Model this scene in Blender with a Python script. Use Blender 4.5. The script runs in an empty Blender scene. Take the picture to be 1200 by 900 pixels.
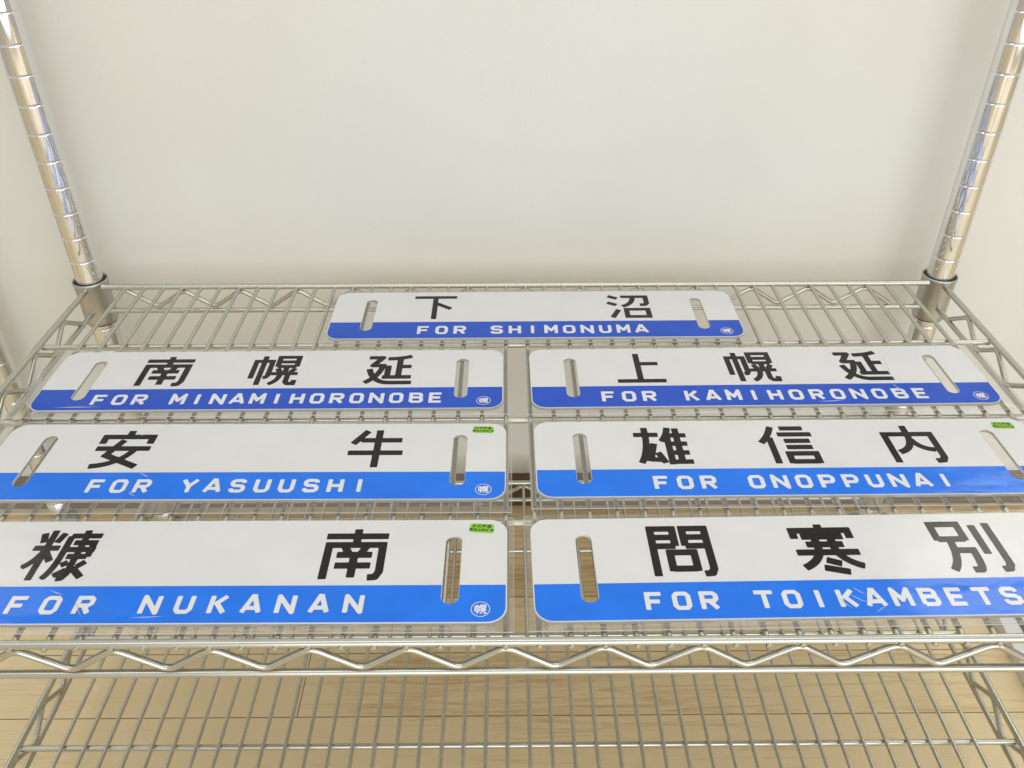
import bpy, bmesh, math, random
import numpy as np
from mathutils import Vector, Matrix, noise

# ------------------------------------------------------------------ scene, camera, light
C = bpy.context.scene
COL = C.collection
MM = 0.001
random.seed(7)

F_PX, PITCH, ROLL, YAW = 988.54, 0.6078, -0.0034, 0.0041
CAM = Vector((0.6556, -758.70, 402.34)) * MM
cp, sp = math.cos(PITCH), math.sin(PITCH)
fwd = Vector((math.sin(YAW) * cp, math.cos(YAW) * cp, -sp))
rgt = Vector((math.cos(YAW), -math.sin(YAW), 0))
upv = rgt.cross(fwd)
c, s = math.cos(ROLL), math.sin(ROLL)
r2, u2 = rgt * c + upv * s, upv * c - rgt * s
cam_data = bpy.data.cameras.new("camera")
cam_data.sensor_width = 36.0
cam_data.lens = F_PX / 1200 * 36.0
cam_data.clip_start, cam_data.clip_end = 0.02, 50.0
cam = bpy.data.objects.new("camera", cam_data)
COL.objects.link(cam)
m = Matrix((r2, u2, -fwd)).transposed().to_4x4()
m.translation = CAM
cam.matrix_world = m
C.camera = cam

C.view_settings.view_transform = 'Standard'
C.view_settings.look = 'None'
C.view_settings.exposure = 0.0
C.view_settings.gamma = 1.0

world = bpy.data.worlds.new("World")
C.world = world
world.use_nodes = True
wn, wl = world.node_tree.nodes, world.node_tree.links
bg = wn["Background"]
tc = wn.new("ShaderNodeTexCoord")
sx = wn.new("ShaderNodeSeparateXYZ")
wl.new(tc.outputs["Generated"], sx.inputs[0])
wr = wn.new("ShaderNodeValToRGB")
mr = wn.new("ShaderNodeMapRange")
mr.inputs["From Min"].default_value = -1
mr.inputs["From Max"].default_value = 1
wl.new(sx.outputs["Z"], mr.inputs[0])
wl.new(mr.outputs[0], wr.inputs[0])
e = wr.color_ramp.elements
e[0].position, e[0].color = 0.0, (0.30, 0.26, 0.20, 1)
e[1].position, e[1].color = 1.0, (0.62, 0.62, 0.62, 1)
for p, k in ((0.45, (0.50, 0.46, 0.40, 1)), (0.56, (0.70, 0.69, 0.66, 1)), (0.75, (0.62, 0.62, 0.61, 1))):
    q = e.new(p); q.color = k
wl.new(wr.outputs[0], bg.inputs["Color"])
bg.inputs["Strength"].default_value = 1.0


def area_lamp(name, loc, target, sx_, sy_, watts, color):
    d = bpy.data.lights.new(name, 'AREA')
    d.shape = 'RECTANGLE'; d.size, d.size_y = sx_, sy_
    d.energy = watts; d.color = color
    o = bpy.data.objects.new(name, d); COL.objects.link(o)
    o.location = loc
    o.rotation_euler = (Vector(target) - Vector(loc)).to_track_quat('-Z', 'Y').to_euler()
    return o


area_lamp("ceiling_lamp", (0.10, -0.75, 1.75), (0.0, -0.30, 0.0), 3.0, 0.35, 8.5, (1.0, 0.97, 0.92))
area_lamp("window_light", (0.7, -2.3, 0.50), (0.0, -0.1, -0.1), 3.2, 1.6, 30, (0.88, 0.94, 1.0))


def added_spot(name, loc, target, watts, deg):
    """added spot lamp with no known source: a bright patch on the wall beyond the frame"""
    d = bpy.data.lights.new(name, 'SPOT')
    d.energy = watts; d.spot_size = math.radians(deg); d.spot_blend = 0.7; d.shadow_soft_size = 0.03
    d.color = (1.0, 0.985, 0.95)
    o = bpy.data.objects.new(name, d); COL.objects.link(o)
    o.location = loc
    o.rotation_euler = (Vector(target) - Vector(loc)).to_track_quat('-Z', 'Y').to_euler()
    return o


added_spot("added_wall_spot", (1.05, -1.1, 0.95), (0.66, 0.046, 0.47), 330, 13)  # unseen lamps added so the film coat mirrors grey at the sign ends
added_spot("added_wall_spot", (-1.15, -1.1, 0.95), (-0.76, 0.046, 0.48), 120, 14)


# ------------------------------------------------------------------ materials
def new_mat(name):
    mt = bpy.data.materials.new(name); mt.use_nodes = True
    nt = mt.node_tree
    return mt, nt, nt.nodes["Principled BSDF"]


def N(nt, kind, **kw):
    n = nt.nodes.new(kind)
    for k, v in kw.items():
        setattr(n, k, v)
    return n


def noise_node(nt, scale, detail=4, vec=None, coord="Object"):
    n = N(nt, "ShaderNodeTexNoise")
    n.inputs["Scale"].default_value = scale
    n.inputs["Detail"].default_value = detail
    if vec is None:
        t = N(nt, "ShaderNodeTexCoord"); vec = t.outputs[coord]
    nt.links.new(vec, n.inputs["Vector"])
    return n


def bump(nt, bsdf, height, strength, dist, inp="Normal"):
    b = N(nt, "ShaderNodeBump")
    b.inputs["Strength"].default_value = strength
    b.inputs["Distance"].default_value = dist
    nt.links.new(height, b.inputs["Height"])
    nt.links.new(b.outputs[0], bsdf.inputs[inp])


def ramp(nt, fac, stops):
    r = N(nt, "ShaderNodeValToRGB")
    el = r.color_ramp.elements
    el[0].position, el[0].color = stops[0][0], (*stops[0][1], 1)
    el[1].position, el[1].color = stops[-1][0], (*stops[-1][1], 1)
    for p, k in stops[1:-1]:
        q = el.new(p); q.color = (*k, 1)
    nt.links.new(fac, r.inputs[0])
    return r


def print_mat(name, col, coat=0.7, var=0.04):
    """ink or enamel lying under the clear film of the sleeve (a wavy coat)"""
    mt, nt, b = new_mat(name)
    n = noise_node(nt, 35, 3)
    lo = tuple(v * (1 - var) for v in col); hi = tuple(min(1, v * (1 + var)) for v in col)
    r = ramp(nt, n.outputs["Fac"], [(0.35, lo), (0.65, hi)])
    nt.links.new(r.outputs[0], b.inputs["Base Color"])
    b.inputs["Roughness"].default_value = 0.45
    b.inputs["Specular IOR Level"].default_value = 0.02
    b.inputs["Coat Weight"].default_value = coat
    b.inputs["Coat Roughness"].default_value = 0.10
    b.inputs["Coat IOR"].default_value = 1.48
    g = N(nt, "ShaderNodeNewGeometry")
    mp = N(nt, "ShaderNodeMapping"); mp.inputs["Scale"].default_value = (14, 30, 14)
    nt.links.new(g.outputs["Position"], mp.inputs[0])
    w = noise_node(nt, 1.0, 3, mp.outputs[0])
    bump(nt, b, w.outputs["Fac"], 0.35, 0.004, "Coat Normal")
    return mt


def metal_mat(name, col, rough, bump_s=0.0, smudge=0.08):
    mt, nt, b = new_mat(name)
    b.inputs["Metallic"].default_value = 1.0
    n = noise_node(nt, 22, 2)
    r = ramp(nt, n.outputs["Fac"], [(0.3, tuple(v * 0.92 for v in col)), (0.7, col)])
    nt.links.new(r.outputs[0], b.inputs["Base Color"])
    m2 = N(nt, "ShaderNodeMapRange")
    m2.inputs["To Min"].default_value = max(0.02, rough - smudge); m2.inputs["To Max"].default_value = rough + smudge
    nt.links.new(n.outputs["Fac"], m2.inputs[0]); nt.links.new(m2.outputs[0], b.inputs["Roughness"])
    if bump_s:
        n2 = noise_node(nt, 45, 3)
        bump(nt, b, n2.outputs["Fac"], bump_s, 0.002)
    return mt


M_WHITE = print_mat("white_enamel", (0.735, 0.735, 0.735), var=0.015)
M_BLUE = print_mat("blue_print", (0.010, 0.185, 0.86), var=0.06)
M_BLUE_SHADED = print_mat("shaded_blue_print", (0.014, 0.085, 0.56), var=0.06)  # same blue ink, with the back rows' dimmer light put into its colour
M_BLACK = print_mat("black_print", (0.007, 0.007, 0.008), coat=0.7)
M_LETTER = print_mat("white_print", (0.76, 0.77, 0.78), var=0.02)
M_GREEN = print_mat("green_sticker", (0.27, 0.62, 0.035))
M_GREENINK = print_mat("sticker_ink", (0.012, 0.035, 0.008))
M_CHROME = metal_mat("chrome", (0.82, 0.83, 0.84), 0.07, 0.012, 0.02)
M_WIRE = metal_mat("wire_plating", (0.61, 0.61, 0.55), 0.27, 0, 0.02)
M_COLLAR = metal_mat("collar_plating", (0.56, 0.56, 0.53), 0.36, 0.06, 0.03)
M_RUBBER, _nt, _b = new_mat("black_plastic")
_b.inputs["Base Color"].default_value = (0.012, 0.012, 0.012, 1); _b.inputs["Roughness"].default_value = 0.5

M_FOOT, _nt, _b = new_mat("grey_plastic")
_b.inputs["Base Color"].default_value = (0.42, 0.42, 0.39, 1); _b.inputs["Roughness"].default_value = 0.6

# clear film
M_FILM, nt, b = new_mat("clear_film")
nt.nodes.remove(b)
out = nt.nodes["Material Output"]
tr = N(nt, "ShaderNodeBsdfTransparent"); tr.inputs[0].default_value = (0.97, 0.975, 0.97, 1)
gl = N(nt, "ShaderNodeBsdfGlossy"); gl.inputs["Roughness"].default_value = 0.12
df = N(nt, "ShaderNodeBsdfDiffuse"); df.inputs[0].default_value = (0.8, 0.8, 0.8, 1)
fr = N(nt, "ShaderNodeFresnel"); fr.inputs["IOR"].default_value = 1.5
n = noise_node(nt, 40, 2)
bm_ = N(nt, "ShaderNodeBump"); bm_.inputs["Strength"].default_value = 0.3; bm_.inputs["Distance"].default_value = 0.002
nt.links.new(n.outputs["Fac"], bm_.inputs["Height"])
nt.links.new(bm_.outputs[0], gl.inputs["Normal"]); nt.links.new(bm_.outputs[0], fr.inputs["Normal"])
m1 = N(nt, "ShaderNodeMixShader"); m1.inputs[0].default_value = 0.07
nt.links.new(tr.outputs[0], m1.inputs[1]); nt.links.new(df.outputs[0], m1.inputs[2])
m2 = N(nt, "ShaderNodeMixShader")
nt.links.new(fr.outputs[0], m2.inputs[0]); nt.links.new(m1.outputs[0], m2.inputs[1]); nt.links.new(gl.outputs[0], m2.inputs[2])
nt.links.new(m2.outputs[0], out.inputs[0])

M_SEAM, nt, b = new_mat("film_seam")
b.inputs["Base Color"].default_value = (0.85, 0.86, 0.86, 1)
b.inputs["Roughness"].default_value = 0.12
b.inputs["Alpha"].default_value = 0.38

# wall
M_WALL, nt, b = new_mat("wall_paper")
n1 = noise_node(nt, 3.0, 6); n2 = noise_node(nt, 480, 4)
r = ramp(nt, n1.outputs["Fac"], [(0.35, (0.745, 0.73, 0.655)), (0.65, (0.785, 0.77, 0.71))])
nt.links.new(r.outputs[0], b.inputs["Base Color"])
b.inputs["Roughness"].default_value = 0.6
bump(nt, b, n2.outputs["Fac"], 0.20, 0.0009)

M_BASE, nt, b = new_mat("dark_wood_skirting")
t = N(nt, "ShaderNodeTexCoord"); mp = N(nt, "ShaderNodeMapping"); mp.inputs["Scale"].default_value = (4, 60, 90)
nt.links.new(t.outputs["Object"], mp.inputs[0])
n1 = noise_node(nt, 1.0, 5, mp.outputs[0])
r = ramp(nt, n1.outputs["Fac"], [(0.3, (0.06, 0.035, 0.018)), (0.7, (0.13, 0.08, 0.042))])
nt.links.new(r.outputs[0], b.inputs["Base Color"]); b.inputs["Roughness"].default_value = 0.4

# floor: strips running along X
M_FLOOR, nt, b = new_mat("oak_strip_floor")
t = N(nt, "ShaderNodeTexCoord")
br = N(nt, "ShaderNodeTexBrick")
br.inputs["Scale"].default_value = 1.0
br.inputs["Brick Width"].default_value = 1.82
br.inputs["Row Height"].default_value = 0.075
br.inputs["Mortar Size"].default_value = 0.0006
br.inputs["Mortar Smooth"].default_value = 0.3
br.inputs["Color1"].default_value = (0.0, 0.0, 0.0, 1)
br.inputs["Color2"].default_value = (1.0, 1.0, 1.0, 1)
br.inputs["Mortar"].default_value = (0.5, 0.5, 0.5, 1)
br.offset = 0.37
mp0 = N(nt, "ShaderNodeMapping"); mp0.inputs["Location"].default_value = (0.21, 0.0385, 0)
nt.links.new(t.outputs["Object"], mp0.inputs[0]); nt.links.new(mp0.outputs[0], br.inputs["Vector"])
mp = N(nt, "ShaderNodeMapping"); mp.inputs["Scale"].default_value = (7, 130, 1)
nt.links.new(t.outputs["Object"], mp.inputs[0])
g1 = noise_node(nt, 1.0, 10, mp.outputs[0]); g1.inputs["Distortion"].default_value = 1.6; g1.inputs["Roughness"].default_value = 0.68
mpb = N(nt, "ShaderNodeMapping"); mpb.inputs["Scale"].default_value = (4, 11, 1)
nt.links.new(t.outputs["Object"], mpb.inputs[0])
g2 = noise_node(nt, 1.0, 3, mpb.outputs[0])
add = N(nt, "ShaderNodeMath", operation='MULTIPLY_ADD'); add.inputs[1].default_value = 0.30
nt.links.new(br.outputs["Color"], add.inputs[0]); nt.links.new(g1.outputs["Fac"], add.inputs[2])
add2 = N(nt, "ShaderNodeMath", operation='MULTIPLY_ADD'); add2.inputs[1].default_value = 0.6
nt.links.new(g2.outputs["Fac"], add2.inputs[0]); nt.links.new(add.outputs[0], add2.inputs[2])
r = ramp(nt, add2.outputs[0], [(0.62, (0.40, 0.25, 0.105)), (0.80, (0.68, 0.49, 0.245)), (0.98, (0.84, 0.68, 0.41))])
mx = N(nt, "ShaderNodeMixRGB"); mx.inputs[2].default_value = (0.20, 0.125, 0.06, 1)
nt.links.new(br.outputs["Fac"], mx.inputs[0]); nt.links.new(r.outputs[0], mx.inputs[1])
nt.links.new(mx.outputs[0], b.inputs["Base Color"])
b.inputs["Roughness"].default_value = 0.38
bump(nt, b, g1.outputs["Fac"], 0.12, 0.001)

M_PANEL, nt, b = new_mat("white_board")
n1 = noise_node(nt, 9, 4)
r = ramp(nt, n1.outputs["Fac"], [(0.3, (0.74, 0.74, 0.73)), (0.7, (0.80, 0.80, 0.80))])
nt.links.new(r.outputs[0], b.inputs["Base Color"]); b.inputs["Roughness"].default_value = 0.45


# ------------------------------------------------------------------ mesh helpers (mm in, m out)
class MB:
    def __init__(self):
        self.v, self.f, self.sm = [], [], []

    def add(self, verts, faces, smooth=True):
        o = len(self.v)
        self.v += [tuple(p) for p in verts]
        self.f += [tuple(i + o for i in q) for q in faces]
        self.sm += [smooth] * len(faces)

    def build(self, name, mat, parent=None):
        me = bpy.data.meshes.new(name)
        me.from_pydata([(x * MM, y * MM, z * MM) for x, y, z in self.v], [], self.f)
        me.polygons.foreach_set("use_smooth", self.sm)
        for q in (mat if isinstance(mat, (list, tuple)) else [mat]):
            me.materials.append(q)
        me.update()
        o = bpy.data.objects.new(name, me)
        COL.objects.link(o)
        if parent is not None:
            o.parent = parent
        return o


def tube(mb, pts, r, seg=10, caps=True, taper=False):
    pts = [Vector(p) for p in pts]
    n = len(pts)
    tang = []
    for i in range(n):
        a = pts[max(i - 1, 0)]; bb = pts[min(i + 1, n - 1)]
        tang.append((bb - a).normalized())
    ref = Vector((0, 0, 1)) if abs(tang[0].z) < 0.9 else Vector((1, 0, 0))
    nrm = (ref - tang[0] * ref.dot(tang[0])).normalized()
    V, Fc = [], []
    for i in range(n):
        nrm = (nrm - tang[i] * nrm.dot(tang[i])).normalized()
        bi = tang[i].cross(nrm)
        for k in range(seg):
            a = 2 * math.pi * k / seg
            rr = r * (0.15 + 0.85 * math.sin(math.pi * i / (n - 1)) ** 1.5) if taper else r
            V.append(pts[i] + nrm * (rr * math.cos(a)) + bi * (rr * math.sin(a)))
    for i in range(n - 1):
        for k in range(seg):
            k2 = (k + 1) % seg
            Fc.append((i * seg + k, (i + 1) * seg + k, (i + 1) * seg + k2, i * seg + k2))
    mb.add(V, Fc)
    if caps:
        for i, rev in ((0, False), (n - 1, True)):
            cc = pts[i] + tang[i] * (r * 0.35 * (1 if rev else -1))
            V2 = V[i * seg:(i + 1) * seg] + [cc]
            mb.add(V2, [((k, (k + 1) % seg, seg) if rev is True else ((k + 1) % seg, k, seg)) for k in range(seg)])


def rounded(pts, rad, n=5):
    """polyline with its corners rounded"""
    pts = [Vector(p) for p in pts]
    o = [pts[0]]
    for a, p, q in zip(pts, pts[1:], pts[2:]):
        d1, d2 = (a - p), (q - p)
        t = min(rad, d1.length * 0.45, d2.length * 0.45)
        s0, s1 = p + d1.normalized() * t, p + d2.normalized() * t
        for k in range(n + 1):
            u = k / n
            o.append(s0 * (1 - u) ** 2 + p * (2 * u * (1 - u)) + s1 * u ** 2)
    o.append(pts[-1])
    return o


def lathe(mb, prof, cx, cy, seg=40, closed=False):
    """prof: (radius, z) going up; open surface of revolution"""
    V, Fc = [], []
    n = len(prof)
    for r_, z in prof:
        for k in range(seg):
            a = 2 * math.pi * k / seg
            V.append((cx + r_ * math.cos(a), cy + r_ * math.sin(a), z))
    rng = range(n) if closed else range(n - 1)
    for i in rng:
        j = (i + 1) % n
        for k in range(seg):
            k2 = (k + 1) % seg
            Fc.append((i * seg + k, i * seg + k2, j * seg + k2, j * seg + k))
    mb.add(V, Fc)


def box(mb, x0, x1, y0, y1, z0, z1):
    V = [(x, y, z) for z in (z0, z1) for x, y in ((x0, y0), (x1, y0), (x1, y1), (x0, y1))]
    mb.add(V, [(3, 2, 1, 0), (4, 5, 6, 7), (0, 1, 5, 4), (1, 2, 6, 5), (2, 3, 7, 6), (3, 0, 4, 7)], False)


def empty(name, loc, rz=0.0):
    o = bpy.data.objects.new(name, None)
    o.empty_display_size = 0.05
    COL.objects.link(o)
    o.location = Vector(loc) * MM
    o.rotation_euler = (0, 0, rz)
    return o


def tag(o, label, cat, group=None):
    o["label"] = label; o["category"] = cat
    if group:
        o["group"] = group


def outline_rrect(x0, y0, x1, y1, r, n=8):
    P = []
    for cx_, cy_, a0 in ((x1 - r, y0 + r, -90), (x1 - r, y1 - r, 0), (x0 + r, y1 - r, 90), (x0 + r, y0 + r, 180)):
        for k in range(n + 1):
            a = math.radians(a0 + 90 * k / n)
            P.append((cx_ + r * math.cos(a), cy_ + r * math.sin(a)))
    return P


# ------------------------------------------------------------------ setting
Z_FLOOR, Y_WALL = -340.0, 46.0
mb = MB(); box(mb, -2600, 2600, -3000, Y_WALL, Z_FLOOR - 20, Z_FLOOR)
fl = mb.build("floor", M_FLOOR); fl["kind"] = "structure"
mb = MB(); box(mb, -2600, 2600, Y_WALL + 0.5, Y_WALL + 80, Z_FLOOR, 2100)
wall = mb.build("wall", M_WALL); wall["kind"] = "structure"
mb = MB(); box(mb, -2600, 2600, Y_WALL - 9, Y_WALL + 0.2, Z_FLOOR + 0.3, Z_FLOOR + 46)
sk = mb.build("skirting_board", M_BASE, wall)

# white board lying on the floor at the right
mb = MB()
ol = outline_rrect(0, 0, 320, 170, 26, 8)
top = [(x, y, 14) for x, y in ol]; low = [(x, y, 0) for x, y in ol]
n_ = len(ol)
mb.add(top + low, [tuple(range(n_))] + [(n_ + i, n_ + (i + 1) % n_, (i + 1) % n_, i) for i in range(n_)], False)
pb = mb.build("floor_board", M_PANEL)
pb.location = Vector((516, -292, Z_FLOOR + 0.4)) * MM
pb.rotation_euler = (0, 0, math.radians(-5))
tag(pb, "white flat board with rounded corners lying on the wooden floor right of the rack", "board")

# ------------------------------------------------------------------ rack
XL, XR, YB, YF = -421.3, 437.2, 2.0, -453.0
RB, RF = -8.0, -443.0            # back and front rod
POST_R = 13.0


def post_profile(g0, z0, z1):
    P = [(POST_R, z0)]
    k = math.ceil((z0 - g0 + 2) / 25.4)
    while g0 + 25.4 * k < z1 - 2:
        z = g0 + 25.4 * k
        P += [(POST_R, z - 0.5), (POST_R - 0.5, z - 0.25), (POST_R - 0.5, z + 0.25), (POST_R, z + 0.5)]
        # extra rings keep the long faces flat under smooth shading
        P += [(POST_R, z + 1.5), (POST_R, z + 23.9)]
        k += 1
    P.append((POST_R, z1))
    return P


def make_post(x, y, g0, parent, with_collars=True):
    mb = MB(); lathe(mb, post_profile(g0, Z_FLOOR + 22, 900), x, y, 44)
    p = mb.build("post", M_CHROME, parent)
    mb = MB(); lathe(mb, [(0.1, Z_FLOOR + 0.5), (15, Z_FLOOR + 0.5), (15.5, Z_FLOOR + 4), (10, Z_FLOOR + 8), (5, Z_FLOOR + 9), (5, Z_FLOOR + 21.5), (12.9, Z_FLOOR + 21.8)], x, y, 28)
    mb.build("foot", M_FOOT, p)
    if with_collars:
        for dz in (0, -263.0):
            mb = MB()
            lathe(mb, [(14.6, dz - 41), (15.4, dz - 41.6), (15.9, dz - 40.6), (16.1, dz - 36), (16.4, dz + 1), (17.0, dz + 2.5), (17.1, dz + 4.2), (16.6, dz + 5.2), (15.9, dz + 5), (15.7, dz - 10)], x, y, 44)
            mb.build("collar", M_COLLAR, p)
            mb = MB()
            lathe(mb, [(13.1, dz - 43), (14.8, dz - 42.8), (15.0, dz - 40), (14.8, dz - 10), (15.1, dz + 3.6), (14.6, dz + 4.4), (13.1, dz + 4.4)], x, y, 44)
            mb.build("wedge_sleeve", M_RUBBER, p)
    return p


rack = empty("wire_rack", (0, 0, 0))
tag(rack, "chrome wire rack standing on the wooden floor, its shelf holding the seven station signs", "wire rack")
make_post(XL, YB, 2.907, rack)
make_post(XR, YB, 0.675, rack)
make_post(XL, YF, 2.9, rack)
make_post(XR, YF, 0.7, rack)

S_W, X0_W = 19.032, -382.6
ROD, WIRE, ZIG = 2.8, 1.8, 2.3
Z_TOP, Z_LOW = 1.0, -26.0


def zig(mb, p_of, t_peaks, step, t0, t1, n_end):
    """zigzag wire between the two rods of a truss; p_of(t, z) gives the point"""
    pts = []
    t = t_peaks
    while t - step / 2 > t0:
        t -= step / 2
    k = round((t_peaks - t) / (step / 2))
    while t < t1:
        z = Z_TOP - ROD - 1.3 if k % 2 == 0 else Z_LOW + ROD + 1.3
        pts.append(p_of(t, z)); t += step / 2; k += 1
    tube(mb, rounded(pts, 6, 6), ZIG, 10)


def make_shelf(dz):
    mb = MB()
    for i in range(42):
        x = X0_W + S_W * i + random.uniform(-0.35, 0.35)
        x2 = x + random.uniform(-0.35, 0.35)
        tube(mb, [(x2, RF - 3.8, dz), (x2, RF + 40, dz), (x, RB - 30, dz), (x, RB + 3.0, dz)], WIRE, 8)
    deck = mb.build("shelf_deck", M_WIRE, rack)
    for y in (-112.5, -224.8, -340.5):
        mb = MB(); tube(mb, [(XL + 1, y, dz - 4.2), (XR - 1, y, dz - 4.2)], 2.5, 10)
        mb.build("support_rod", M_WIRE, deck)
    for y, ph in ((RB, 0), (RF, 2)):
        mb = MB()
        for z in (Z_TOP, Z_LOW):
            tube(mb, [(XL + 15, y, dz + z), (XR - 15, y, dz + z)], ROD if z == Z_TOP else 2.6, 14)
        yo = y + (0.2 if y == RB else -0.2)
        zig(mb, lambda t, z: (t, yo, dz + z), X0_W + S_W * ph, 3 * S_W, XL + 44, XR - 40, 0)
        mb.build("edge_truss", M_WIRE, deck)
    for x in (XL, XR):
        mb = MB()
        for z in (Z_TOP - 2, Z_LOW):
            tube(mb, [(x, YB - 15, dz + z), (x, YF + 15, dz + z)], ROD if z != Z_LOW else 2.6, 14)
        zig(mb, lambda t, z: (x, t, dz + z - 1), -68, 3 * S_W, YF + 30, YB - 34, 0)
        mb.build("side_truss", M_WIRE, deck)
    return deck


make_shelf(0.0)
make_shelf(-263.0)

# post of a neighbouring rack
nb = empty("rack_post", (-555, 14, Z_FLOOR))
tag(nb, "lone chrome post with grooves against the wall left of the shelf, behind its side rods", "rack post")
pp = make_post(0, 0, 3.0, nb, False)
for ch in [pp]:
    ch.location = (0, 0, -Z_FLOOR * MM)

# ------------------------------------------------------------------ lettering
# strokes in a 0..100 box; a stroke is a list of points, "q" marks a curve through a control point
K = {
 "下": (4.5, [[(0, 95), (100, 95)], [(50, 95), (50, 0)], [(54, 67), (88, 44)]]),
 "上": (4.6, [[(48, 100), (48, 5)], [(48, 64), (91, 64)], [(0, 5), (100, 5)]]),
 "南": (4.7, [[(0, 85), (100, 85)], [(50, 100), (50, 69)], [(7, 0), (7, 67), (93, 67), (93, 14), (88, 4), (76, 3)],
            [(33, 64), (40, 50)], [(67, 64), (60, 50)], [(22, 47), (78, 47)], [(22, 26), (78, 26)], [(50, 47), (50, 3)]]),
 "幌": (4.2, [[(5, 22), (5, 82), (39, 82), (39, 32), (36, 26), (30, 25)], [(22, 100), (22, 0)],
            [(53, 62), (53, 96), (93, 96), (93, 62)], [(53, 79), (93, 79)], [(53, 63), (93, 63)],
            [(73, 63), (73, 38)], [(55, 56), (62, 43)], [(92, 56), (84, 43)], [(45, 38), (100, 38)],
            [(64, 38), "q", (64, 12), (46, 3)], [(80, 38), (80, 10), (85, 4), (96, 4), (97, 16)]]),
 "延": (4.7, [[(4, 92), (33, 92), (15, 64), (36, 64), "q", (32, 26), (4, 5)], [(9, 52), "q", (20, 6), (52, 5)], [(50, 5), (100, 5)],
            [(94, 97), "q", (72, 88), (44, 88)], [(71, 90), (71, 24)], [(71, 60), (96, 60)], [(48, 64), (48, 24)], [(38, 24), (98, 24)]]),
 "沼": (4.5, [[(4, 96), (25, 85)], [(0, 67), (21, 56)], [(7, 2), (24, 36)], [(34, 93), (93, 93), (93, 64), (88, 57), (76, 57)],
            [(62, 93), "q", (62, 62), (34, 50)], [(42, 0), (42, 37), (92, 37), (92, 0)], [(42, 6), (92, 6)]]),
 "安": (4.9, [[(50, 100), (50, 86)], [(6, 64), (6, 83), (94, 83), (94, 64)], [(0, 51), (100, 51)],
            [(44, 74), (25, 33), (90, 3)], [(73, 51), "q", (58, 8), (6, 4)]]),
 "牛": (4.8, [[(30, 98), (6, 62)], [(20, 72), (96, 72)], [(0, 38), (100, 38)], [(52, 100), (52, 0)]]),
 "雄": (4.6, [[(0, 80), (46, 80)], [(22, 100), (22, 70), "q", (20, 30), (6, 4)], [(35, 56), (24, 14), (46, 12)], [(39, 32), (50, 4)],
            [(66, 100), "q", (62, 76), (50, 62)], [(62, 78), (62, 0)], [(80, 98), (80, 6)], [(62, 78), (98, 78)], [(62, 55), (97, 55)], [(62, 31), (97, 31)], [(62, 7), (100, 7)]]),
 "信": (4.6, [[(28, 100), "q", (18, 72), (0, 55)], [(19, 70), (19, 0)], [(44, 95), (88, 95)], [(36, 78), (100, 78)], [(44, 60), (92, 60)], [(44, 43), (92, 43)],
            [(44, 0), (44, 26), (93, 26), (93, 0)], [(44, 5), (93, 5)]]),
 "内": (4.7, [[(7, 0), (7, 76), (93, 76), (93, 14), (88, 5), (75, 4)], [(50, 100), (50, 70), "q", (48, 36), (18, 27)], [(51, 62), "q", (58, 36), (86, 33)]]),
 "糠": (4.1, [[(0, 63), (42, 63)], [(21, 100), (21, 0)], [(5, 94), (11, 74)], [(38, 94), (32, 74)], [(20, 58), "q", (14, 34), (0, 25)], [(23, 56), (38, 36)],
            [(74, 100), (74, 88)], [(50, 88), (100, 88)], [(51, 88), (51, 44), "q", (50, 16), (41, 3)], [(60, 74), (93, 74), (93, 45)], [(54, 60), (100, 60)], [(60, 46), (93, 46)],
            [(75, 82), (75, 12), (71, 4), (63, 3)], [(60, 36), (67, 27)], [(56, 8), (71, 20)], [(95, 36), (85, 26)], [(79, 24), (100, 5)]]),
 "問": (4.6, [[(6, 0), (6, 95), (42, 95), (42, 59)], [(6, 77), (42, 77)], [(6, 59), (42, 59)], [(58, 59), (58, 95), (94, 95), (94, 14), (90, 5), (78, 4)], [(58, 77), (94, 77)], [(58, 59), (94, 59)],
            [(31, 9), (31, 46), (69, 46), (69, 9)], [(31, 14), (69, 14)]]),
 "寒": (4.8, [[(50, 100), (50, 88)], [(5, 70), (5, 87), (95, 87), (95, 70)], [(16, 74), (84, 74)], [(20, 58), (80, 58)], [(0, 42), (100, 42)], [(37, 80), (37, 42)], [(63, 80), (63, 42)],
            [(36, 42), "q", (28, 22), (4, 12)], [(64, 42), "q", (74, 22), (98, 14)], [(42, 27), (64, 19)], [(34, 12), (72, 3)]]),
 "別": (4.6, [[(5, 62), (5, 96), (49, 96), (49, 62)], [(5, 65), (49, 65)], [(24, 65), "q", (24, 24), (4, 3)], [(22, 42), (52, 42), "q", (52, 8), (46, 4), (34, 4)],
            [(72, 94), (72, 34)], [(96, 98), (96, 14), (91, 5), (80, 4)]]),
}
R_ = 0.0
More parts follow.
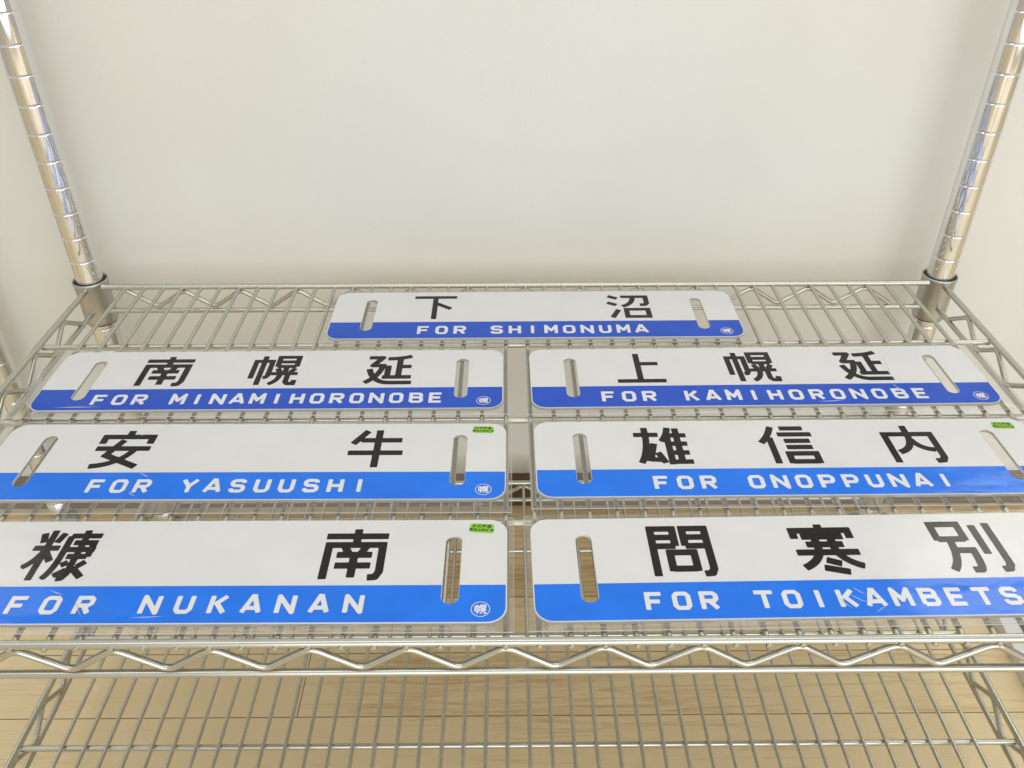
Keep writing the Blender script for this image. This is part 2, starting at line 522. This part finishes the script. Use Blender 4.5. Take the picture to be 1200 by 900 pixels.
L = {
 "A": [[(8, 5), (46, 95), (54, 95), (92, 5)], [(26, 30), (74, 30)]],
 "B": [[(12, 10), (12, 90), (74, 90), (86, 80), (86, 62), (76, 53), (12, 53)], [(76, 53), (89, 42), (89, 20), (76, 10), (12, 10)]],
 "E": [[(90, 90), (12, 90), (12, 10), (90, 10)], [(12, 51), (82, 51)]],
 "F": [[(92, 90), (12, 90), (12, 2)], [(12, 48), (80, 48)]],
 "H": [[(12, 98), (12, 2)], [(88, 98), (88, 2)], [(12, 50), (88, 50)]],
 "I": [[(50, 98), (50, 2)]],
 "K": [[(12, 98), (12, 2)], [(88, 96), (30, 48)], [(42, 56), (90, 4)]],
 "M": [[(11, 2), (11, 96), (50, 36), (89, 96), (89, 2)]],
 "N": [[(12, 2), (12, 94), (88, 6), (88, 98)]],
 "O": [[(50, 90), (26, 90), (12, 76), (12, 24), (26, 10), (74, 10), (88, 24), (88, 76), (74, 90), (50, 90)]],
 "P": [[(12, 2), (12, 90), (74, 90), (88, 78), (88, 56), (74, 44), (12, 44)]],
 "R": [[(12, 2), (12, 90), (74, 90), (88, 79), (88, 58), (74, 47), (12, 47)], [(50, 47), (88, 4)]],
 "S": [[(88, 72), (84, 84), (72, 90), (28, 90), (13, 80), (13, 63), (26, 52), (74, 49), (88, 38), (88, 20), (73, 10), (27, 10), (15, 16), (11, 30)]],
 "T": [[(2, 90), (98, 90)], [(50, 90), (50, 2)]],
 "U": [[(12, 98), (12, 26), (27, 10), (73, 10), (88, 26), (88, 98)]],
 "Y": [[(6, 97), (50, 46)], [(94, 97), (50, 46)], [(50, 50), (50, 2)]],
}


def expand(st):
    o, i = [], 0
    while i < len(st):
        if st[i] == "q":
            a, ctl, end = o[-1], st[i + 1], st[i + 2]
            for k in range(1, 9):
                u = k / 8
                o.append(tuple(a[j] * (1 - u) ** 2 + 2 * ctl[j] * u * (1 - u) + end[j] * u * u for j in (0, 1)))
            i += 3
        else:
            o.append(st[i]); i += 1
    return o


def glyph_faces(strokes, w, h, thick, cell, rnd):
    """outline of the joined strokes by marching squares on their distance field -> verts, faces (mm)"""
    hw = thick / 2
    pad = thick
    nx, ny = int((w + 2 * pad) / cell) + 2, int((h + 2 * pad) / cell) + 2
    gx = -pad + cell * np.arange(nx); gy = -pad + cell * np.arange(ny)
    X, Y = np.meshgrid(gx, gy, indexing='ij')
    D = np.full(X.shape, 1e3)
    for st in strokes:
        P = [np.array((p[0] * w / 100, p[1] * h / 100)) for p in expand(st)]
        closed = np.allclose(P[0], P[-1])
        for i in range(len(P) - 1):
            a, q = P[i], P[i + 1]
            d = q - a; ln = float(np.hypot(*d)); d = d / ln
            mid = (a + q) / 2
            ux = (X - mid[0]) * d[0] + (Y - mid[1]) * d[1]
            uy = -(X - mid[0]) * d[1] + (Y - mid[1]) * d[0]
            bx, by = abs(ux) - (ln / 2 - rnd), abs(uy) - (hw - rnd)
            D = np.minimum(D, np.hypot(np.maximum(bx, 0), np.maximum(by, 0)) + np.minimum(np.maximum(bx, by), 0) - rnd)
            if i + 1 < len(P) - 1 or closed:
                d2 = (P[i + 2] if i + 2 < len(P) else P[1]) - q
                d2 = d2 / np.hypot(*d2)
                if abs(float(d @ d2)) < 0.35:            # square corner: a square patch, lightly rounded
                    vx = (X - q[0]) * d[0] + (Y - q[1]) * d[1]; vy = -(X - q[0]) * d[1] + (Y - q[1]) * d[0]
                    rr = 0.30 * hw
                    bx, by = abs(vx) - (hw - rr), abs(vy) - (hw - rr)
                    D = np.minimum(D, np.hypot(np.maximum(bx, 0), np.maximum(by, 0)) + np.minimum(np.maximum(bx, by), 0) - rr)
                else:
                    D = np.minimum(D, np.hypot(X - q[0], Y - q[1]) - hw)
    V, Fc, idx = [], [], {}

    def vert(key, p):
        if key not in idx:
            idx[key] = len(V); V.append(p)
        return idx[key]
    for i, j in zip(*np.nonzero((np.minimum(np.minimum(D[:-1, :-1], D[1:, :-1]), np.minimum(D[:-1, 1:], D[1:, 1:])) < 0))):
        cs = [(i, j), (i + 1, j), (i + 1, j + 1), (i, j + 1)]
        poly = []
        for k in range(4):
            a, q = cs[k], cs[(k + 1) % 4]
            da, dq = D[a], D[q]
            if da < 0:
                poly.append(vert(a, (gx[a[0]], gy[a[1]])))
            if (da < 0) != (dq < 0):
                t_ = da / (da - dq)
                t_ = min(max(t_, 0.02), 0.98)
                key = (min(a, q), max(a, q))
                poly.append(vert(key, (gx[a[0]] + (gx[q[0]] - gx[a[0]]) * t_, gy[a[1]] + (gy[q[1]] - gy[a[1]]) * t_)))
        if len(poly) >= 3:
            Fc.append(tuple(poly))
    return V, Fc


KW, KH, KY = 40.5, 43.3, 34.2
_cache = {}


def kanji_mesh(ch):
    if ch not in _cache:
        th, st = K[ch]
        _cache[ch] = glyph_faces(st, KW, KH, th * 1.12, 0.5, 0.5)
    return _cache[ch]


def letter_mesh(ch):
    if ch not in _cache:
        _cache[ch] = glyph_faces(L[ch], 2.9 if ch == "I" else 10.9 if ch not in "AMNT" else 11.9, 13.8, 3.05, 0.3, 0.6)
    return _cache[ch]


def flat(name, V, Fc, ox, oy, z, mat, parent):
    mb = MB(); mb.add([(x + ox, y + oy, z) for x, y in V], Fc, False)
    return mb.build(name, mat, parent)


# ------------------------------------------------------------------ signs
W_S, H_S = 378.7, 86.2
ZB, ZT = 0.0, 2.6           # plate, local z (the Empty stands on the wires)
SLOTS = (34.5, 344.0)


def curve_mesh(loops, z, depth, name, bevel=0.0):
    """filled flat shape with holes (even-odd), optional thickness"""
    cu = bpy.data.curves.new(name, 'CURVE'); cu.dimensions = '2D'; cu.fill_mode = 'BOTH'
    cu.extrude = depth / 2 * MM
    if bevel:
        cu.bevel_depth = bevel * MM; cu.bevel_resolution = 2
        cu.extrude = (depth / 2 - bevel) * MM; cu.offset = -bevel * MM
    for lp in loops:
        sp_ = cu.splines.new('POLY'); sp_.points.add(len(lp) - 1)
        for p, q in zip(sp_.points, lp):
            p.co = (q[0] * MM, q[1] * MM, 0, 1)
        sp_.use_cyclic_u = True
    o = bpy.data.objects.new(name, cu); COL.objects.link(o)
    bpy.context.view_layer.update()
    dg = bpy.context.evaluated_depsgraph_get()
    me = bpy.data.meshes.new_from_object(o.evaluated_get(dg))
    bpy.data.objects.remove(o); bpy.data.curves.remove(cu)
    me.transform(Matrix.Translation((0, 0, z * MM)))
    me.name = name
    return me


def slot_loop(cx_, grow=0.0):
    return outline_rrect(cx_ - 5.2 - grow, 14.5 - grow, cx_ + 5.2 + grow, 72 + grow, 5.19 + grow, 8)


plate_me = curve_mesh([outline_rrect(0, 0, W_S, H_S, 12, 10)] + [slot_loop(q) for q in SLOTS], (ZB + ZT) / 2, ZT - ZB, "plate", 0.35)
plate_me.materials.clear(); plate_me.materials.append(M_WHITE)

# blue band: lower strip of the plate, notched by the slots
BAND = 29.2


def band_loop():
    i = 0.9
    P = [(i, BAND)]
    r_ = 12 - i
    for k in range(11):
        a = math.radians(180 + 90 * k / 10); P.append((12 + r_ * math.cos(a), 12 + r_ * math.sin(a)))
    for k in range(11):
        a = math.radians(270 + 90 * k / 10); P.append((W_S - 12 + r_ * math.cos(a), 12 + r_ * math.sin(a)))
    P.append((W_S - i, BAND))
    for cx_ in reversed(SLOTS):
        R = 5.45
        P.append((cx_ + R, BAND))
        for k in range(13):
            a = math.radians(0 - 180 * k / 12); P.append((cx_ + R * math.cos(a), 19.7 + R * math.sin(a)))
        P.append((cx_ - R, BAND))
    return P


band_me = curve_mesh([band_loop()], ZT + 0.08, 0.0, "blue_band")
band_me.materials.clear(); band_me.materials.append(M_BLUE)
ZK, ZLET = ZT + 0.10, ZT + 0.16


def text_mesh(body, size):
    cu = bpy.data.curves.new("t", 'FONT'); cu.body = body; cu.size = size * MM
    cu.align_x = 'CENTER'; cu.offset = 0.018 * size * MM; cu.resolution_u = 2
    o = bpy.data.objects.new("t", cu); COL.objects.link(o)
    bpy.context.view_layer.update()
    me = bpy.data.meshes.new_from_object(o.evaluated_get(bpy.context.evaluated_depsgraph_get()))
    bpy.data.objects.remove(o); bpy.data.curves.remove(cu)
    return me


st_me = [text_mesh("JR北海道", 3.3), text_mesh("商品化許諾済", 2.75)]
for q in st_me:
    q.materials.clear(); q.materials.append(M_GREENINK)


def ring_mesh(r0, r1, cx_, cy_, n=36):
    V, Fc = [], []
    for k in range(n):
        a = 2 * math.pi * k / n
        V += [(cx_ + r0 * math.cos(a), cy_ + r0 * math.sin(a)), (cx_ + r1 * math.cos(a), cy_ + r1 * math.sin(a))]
        k2 = (k + 1) % n
        Fc.append((2 * k, 2 * k + 1, 2 * k2 + 1, 2 * k2))
    return V, Fc


def link_mesh(name, me, parent, z=0.0, x=0.0, y=0.0):
    o = bpy.data.objects.new(name, me); COL.objects.link(o); o.parent = parent
    o.location = (x * MM, y * MM, z * MM)
    return o


band_shaded = band_me.copy()
band_shaded.materials.clear(); band_shaded.materials.append(M_BLUE_SHADED)


def make_sign(x, y, rz, kanji, centers, words, label, sticker, mark=True):
    t = empty("station_sign", (x, y, 2.3), rz)
    t.rotation_euler = (random.uniform(0, 0.002), random.uniform(-0.0008, 0.0008), rz)
    tag(t, label, "sign", "destination signs laid out on the shelf")
    link_mesh("plate", plate_me, t)
    band = link_mesh("blue_band", band_me if y < -300 else band_shaded, t)
    for ch, cx_ in zip(kanji, centers):
        V, Fc = kanji_mesh(ch)
        flat("kanji_character", V, Fc, cx_ - KW / 2, KY, ZK, M_BLACK, t)
    for word, x0, pitch in words:
        mb = MB()
        for i, ch in enumerate(word):
            V, Fc = letter_mesh(ch)
            ox = x0 + pitch * i + (3.6 if ch == "I" else 0) - (0.5 if ch in "AMNT" else 0)
            mb.add([(px + ox, py + 7.7, ZLET) for px, py in V], Fc, False)
        mb.build("lettering", M_LETTER, band)
    if mark:
        mb = MB()
        V, Fc = ring_mesh(5.3, 5.75, 362.8, 10.2)
        mb.add([(a, q, ZLET) for a, q in V], Fc, False)
        V, Fc = glyph_faces(K["幌"][1], 7.0, 6.6, 0.9, 0.12, 0.05)
        mb.add([(a + 359.3, q + 6.9, ZLET) for a, q in V], Fc, False)
        mb.build("round_mark", M_LETTER, band)
    if sticker:
        cx_, cy_, a = sticker
        mb = MB()
        ol = outline_rrect(-7.9, -4.0, 7.9, 4.0, 1.5, 5)
        mb.add([(p[0], p[1], 0) for p in ol], [tuple(range(len(ol)))], False)
        g = mb.build("green_sticker", M_GREEN, t)
        g.location = (cx_ * MM, cy_ * MM, (ZT + 0.14) * MM); g.rotation_euler = (0, 0, math.radians(a))
        tx = [link_mesh("sticker_text", st_me[0], g, 0.08, 0, 0.7), link_mesh("sticker_text", st_me[1], g, 0.08, 0, -2.7)]
    return t


def make_sleeve(x, y, rz, ml, mr, mf, mk, label, seed, creases=()):
    """clear film pouch: welded rim round the sign, two layers, small folds over the ends"""
    rnd = random.Random(seed)
    mb = MB()
    inner = outline_rrect(-0.4, -0.4, W_S + 0.4, H_S + 0.4, 12.2, 8)
    # split the long sides so that the film can ripple
    P = []
    for i, p in enumerate(inner):
        q = inner[(i + 1) % len(inner)]
        ln = math.hypot(q[0] - p[0], q[1] - p[1]); k = max(1, int(ln / 6))
        for j in range(k):
            P.append((p[0] + (q[0] - p[0]) * j / k, p[1] + (q[1] - p[1]) * j / k))
    x0, x1, y0, y1 = -ml, W_S + mr, -mf, H_S + mk

    def outer(p):
        cx_ = min(max(p[0], 12.2), W_S - 12.2); cy_ = min(max(p[1], 12.2), H_S - 12.2)
        dx, dy = p[0] - cx_, p[1] - cy_
        ln = math.hypot(dx, dy); dx, dy = dx / ln, dy / ln
        ts = []
        if dx > 1e-6: ts.append((x1 - cx_) / dx)
        if dx < -1e-6: ts.append((x0 - cx_) / dx)
        if dy > 1e-6: ts.append((y1 - cy_) / dy)
        if dy < -1e-6: ts.append((y0 - cy_) / dy)
        return cx_ + dx * min(ts), cy_ + dy * min(ts)
    O = [outer(p) for p in P]
    n = len(P); rings = 5
    for layer in (0, 1):
        V = []
        for k in range(rings + 1):
            u = k / rings
            for p, o in zip(P, O):
                xx, yy = p[0] + (o[0] - p[0]) * u, p[1] + (o[1] - p[1]) * u
                rip = noise.noise(Vector((xx * 0.05 + seed * 7, yy * 0.09, seed))) * 1.3
                if layer == 0:
                    z = ZT * (1 - u) + 0.5 * u + 0.25 + abs(rip) * 4 * u * (1 - u) * 0.9
                else:
                    z = 0.02 + 0.2 * u
                V.append((xx, yy, z))
        Fc = []
        for k in range(rings):
            for i in range(n):
                i2 = (i + 1) % n
                Fc.append((k * n + i, (k + 1) * n + i, (k + 1) * n + i2, k * n + i2))
        mb.add(V, Fc)
    for cx_ in (SLOTS if y > -400 else ()):
        ol = slot_loop(cx_, -0.15)
        mb.add([(p[0], p[1], ZT - 0.2) for p in ol], [tuple(range(len(ol)))], False)
    o = mb.build("plastic_sleeve", M_FILM)
    o.location = Vector((x, y, 2.3)) * MM
    o.rotation_euler = (0, 0, rz)
    tag(o, label, "plastic sleeve", "clear sleeves packing the signs")
    mb = MB()
    E_ = [(p[0], p[1], 0.65) for p in O]
    fr_ = sorted([p for p in E_ if abs(p[1] - y0) < 0.01], key=lambda p: p[0])
    bk_ = sorted([p for p in E_ if abs(p[1] - y1) < 0.01], key=lambda p: p[0])
    for line, rr in ((fr_, 0.36), (bk_, 0.16)):
        tube(mb, [(x0, line[0][1], 0.65)] + line + [(x1, line[0][1], 0.65)], rr, 6)
    for xx in (x0, x1):
        tube(mb, [(xx, y0, 0.65), (xx, y1, 0.65)], 0.2, 6)
    mb.build("welded_seam", M_SEAM, o)
    for cr in creases:
        mb = MB()
        cx_, cy_, ln, ang, wob = cr
        ln *= 0.6
        pts = []
        for k in range(9):
            u = k / 8 - 0.5
            a = math.radians(ang)
            d = (rnd.uniform(-0.2, 0.2) + 1.4 * (k / 8 - 0.5) ** 2) * wob * 2
            pts.append((cx_ + math.cos(a) * ln * u - math.sin(a) * d, cy_ + math.sin(a) * ln * u + math.cos(a) * d, (ZT + 0.25 if cy_ > 0 else 1.5) + rnd.uniform(0, 0.25)))
        tube(mb, rounded(pts, 2, 3), rnd.uniform(0.32, 0.5), 6, False, True)
        mb.build("fold", M_SEAM, o)
    return o


C3 = (94.5, 188.5, 282.0); C2 = (94.5, 281.0)
SIGNS = [
 (-164.57, -115.75, 0.001, "下沼", (95.3, 279.6), [("FOR", 82.2, 16.5), ("SHIMONUMA", 148.8, 16.45)], None),
 (-382.76, -221.37, 0.003, "南幌延", (93.6, 185.5, 282.0), [("FOR", 48.0, 16.2), ("MINAMIHORONOBE", 111.4, 15.95)], None),
 (18.55, -221.13, 0.009, "上幌延", (92.8, 188.0, 282.0), [("FOR", 57.0, 16.5), ("KAMIHORONOBE", 124.4, 16.9)], None),
 (-380.70, -324.64, -0.005, "安牛", (93.5, 281.8), [("FOR", 84.2, 16.5), ("YASUUSHI", 150.0, 17.2)], (361.0, 78.0, -2)),
 (19.37, -325.34, 0.004, "雄信内", (95.5, 190.0, 282.5), [("FOR", 83.2, 16.6), ("ONOPPUNAI", 150.3, 16.72)], (360.6, 77.0, -3)),
 (-380.07, -431.42, -0.004, "糠南", (93.0, 281.0), [("FOR", 79.0, 20.2), ("NUKANAN", 159.3, 20.3)], (361.8, 78.0, -4)),
 (14.68, -432.61, 0.011, "問寒別", (96.6, 190.2, 283.0), [("FOR", 67.3, 16.6), ("TOIKAMBETSU", 134.0, 16.6)], (361.0, 78.0, -3)),
]
LAB = [
 "white and blue sign plate reading 下沼 FOR SHIMONUMA, alone in the back row",
 "white and blue sign plate reading 南幌延 FOR MINAMIHORONOBE in the left column",
 "white and blue sign plate reading 上幌延 FOR KAMIHORONOBE in the right column",
 "white and blue sign plate reading 安牛 FOR YASUUSHI with a green sticker",
 "white and blue sign plate reading 雄信内 FOR ONOPPUNAI with a green sticker",
 "white and blue sign plate reading 糠南 FOR NUKANAN at the front edge of the shelf",
 "white and blue sign plate reading 問寒別 FOR TOIKAMBETSU at the front edge of the shelf",
]
SLV = [
 "clear plastic sleeve around the sign reading 下沼 SHIMONUMA",
 "clear plastic sleeve around the sign reading 南幌延 MINAMIHORONOBE",
 "clear plastic sleeve around the sign reading 上幌延 KAMIHORONOBE",
 "clear plastic sleeve around the sign reading 安牛 YASUUSHI",
 "clear plastic sleeve around the sign reading 雄信内 ONOPPUNAI",
 "clear plastic sleeve around the sign reading 糠南 NUKANAN",
 "clear plastic sleeve around the sign reading 問寒別 TOIKAMBETSU",
]
MARG = [(5, 9, 5, 7), (14, 4, 6, 7), (4, 16, 6, 7), (12, 4, 11, 6), (4, 14, 9, 6), (12, 4, 5, 4), (4, 12, 5, 5)]
CREASE = [
 [(3, 88, 9, 12, 0.5)],
 [(40, 4.5, 60, 1, 0.3), (84, 12, 16, -40, 0.6)],
 [(303, 50, 55, 82, 0.9), (300, 22, 26, -70, 0.8), (240, 5, 36, 3, 0.5)],
 [(120, 26, 16, -30, 0.5), (118, 6, 14, -35, 0.4), (100, 73, 12, -35, 0.6), (362, -3.5, 18, -7, 0.6), (371, -5, 8, -58, 0.3), (10, -4, 14, 4, 0.6), (24, -7, 12, -6, 0.5), (4, -8, 9, 5, 0.5)],
 [(205, 12, 12, 25, 0.7), (120, 31, 30, 0, 0.3)],
 [(122, 12, 26, -55, 1.0), (165, 5, 32, 3, 0.4), (104, 24, 18, -20, 0.4)],
 [(186, 12, 22, -60, 1.3), (196, 14, 20, -35, 1.0), (207, 6, 18, 35, 0.8), (198, 20, 14, -50, 0.8)],
]
for i, (sg, lb) in enumerate(zip(SIGNS, LAB)):
    make_sign(sg[0], sg[1], sg[2], sg[3], sg[4], sg[5], lb, sg[6])
for i, sg in enumerate(SIGNS):
    make_sleeve(sg[0], sg[1], sg[2], *MARG[i], SLV[i], 3 + i, CREASE[i])
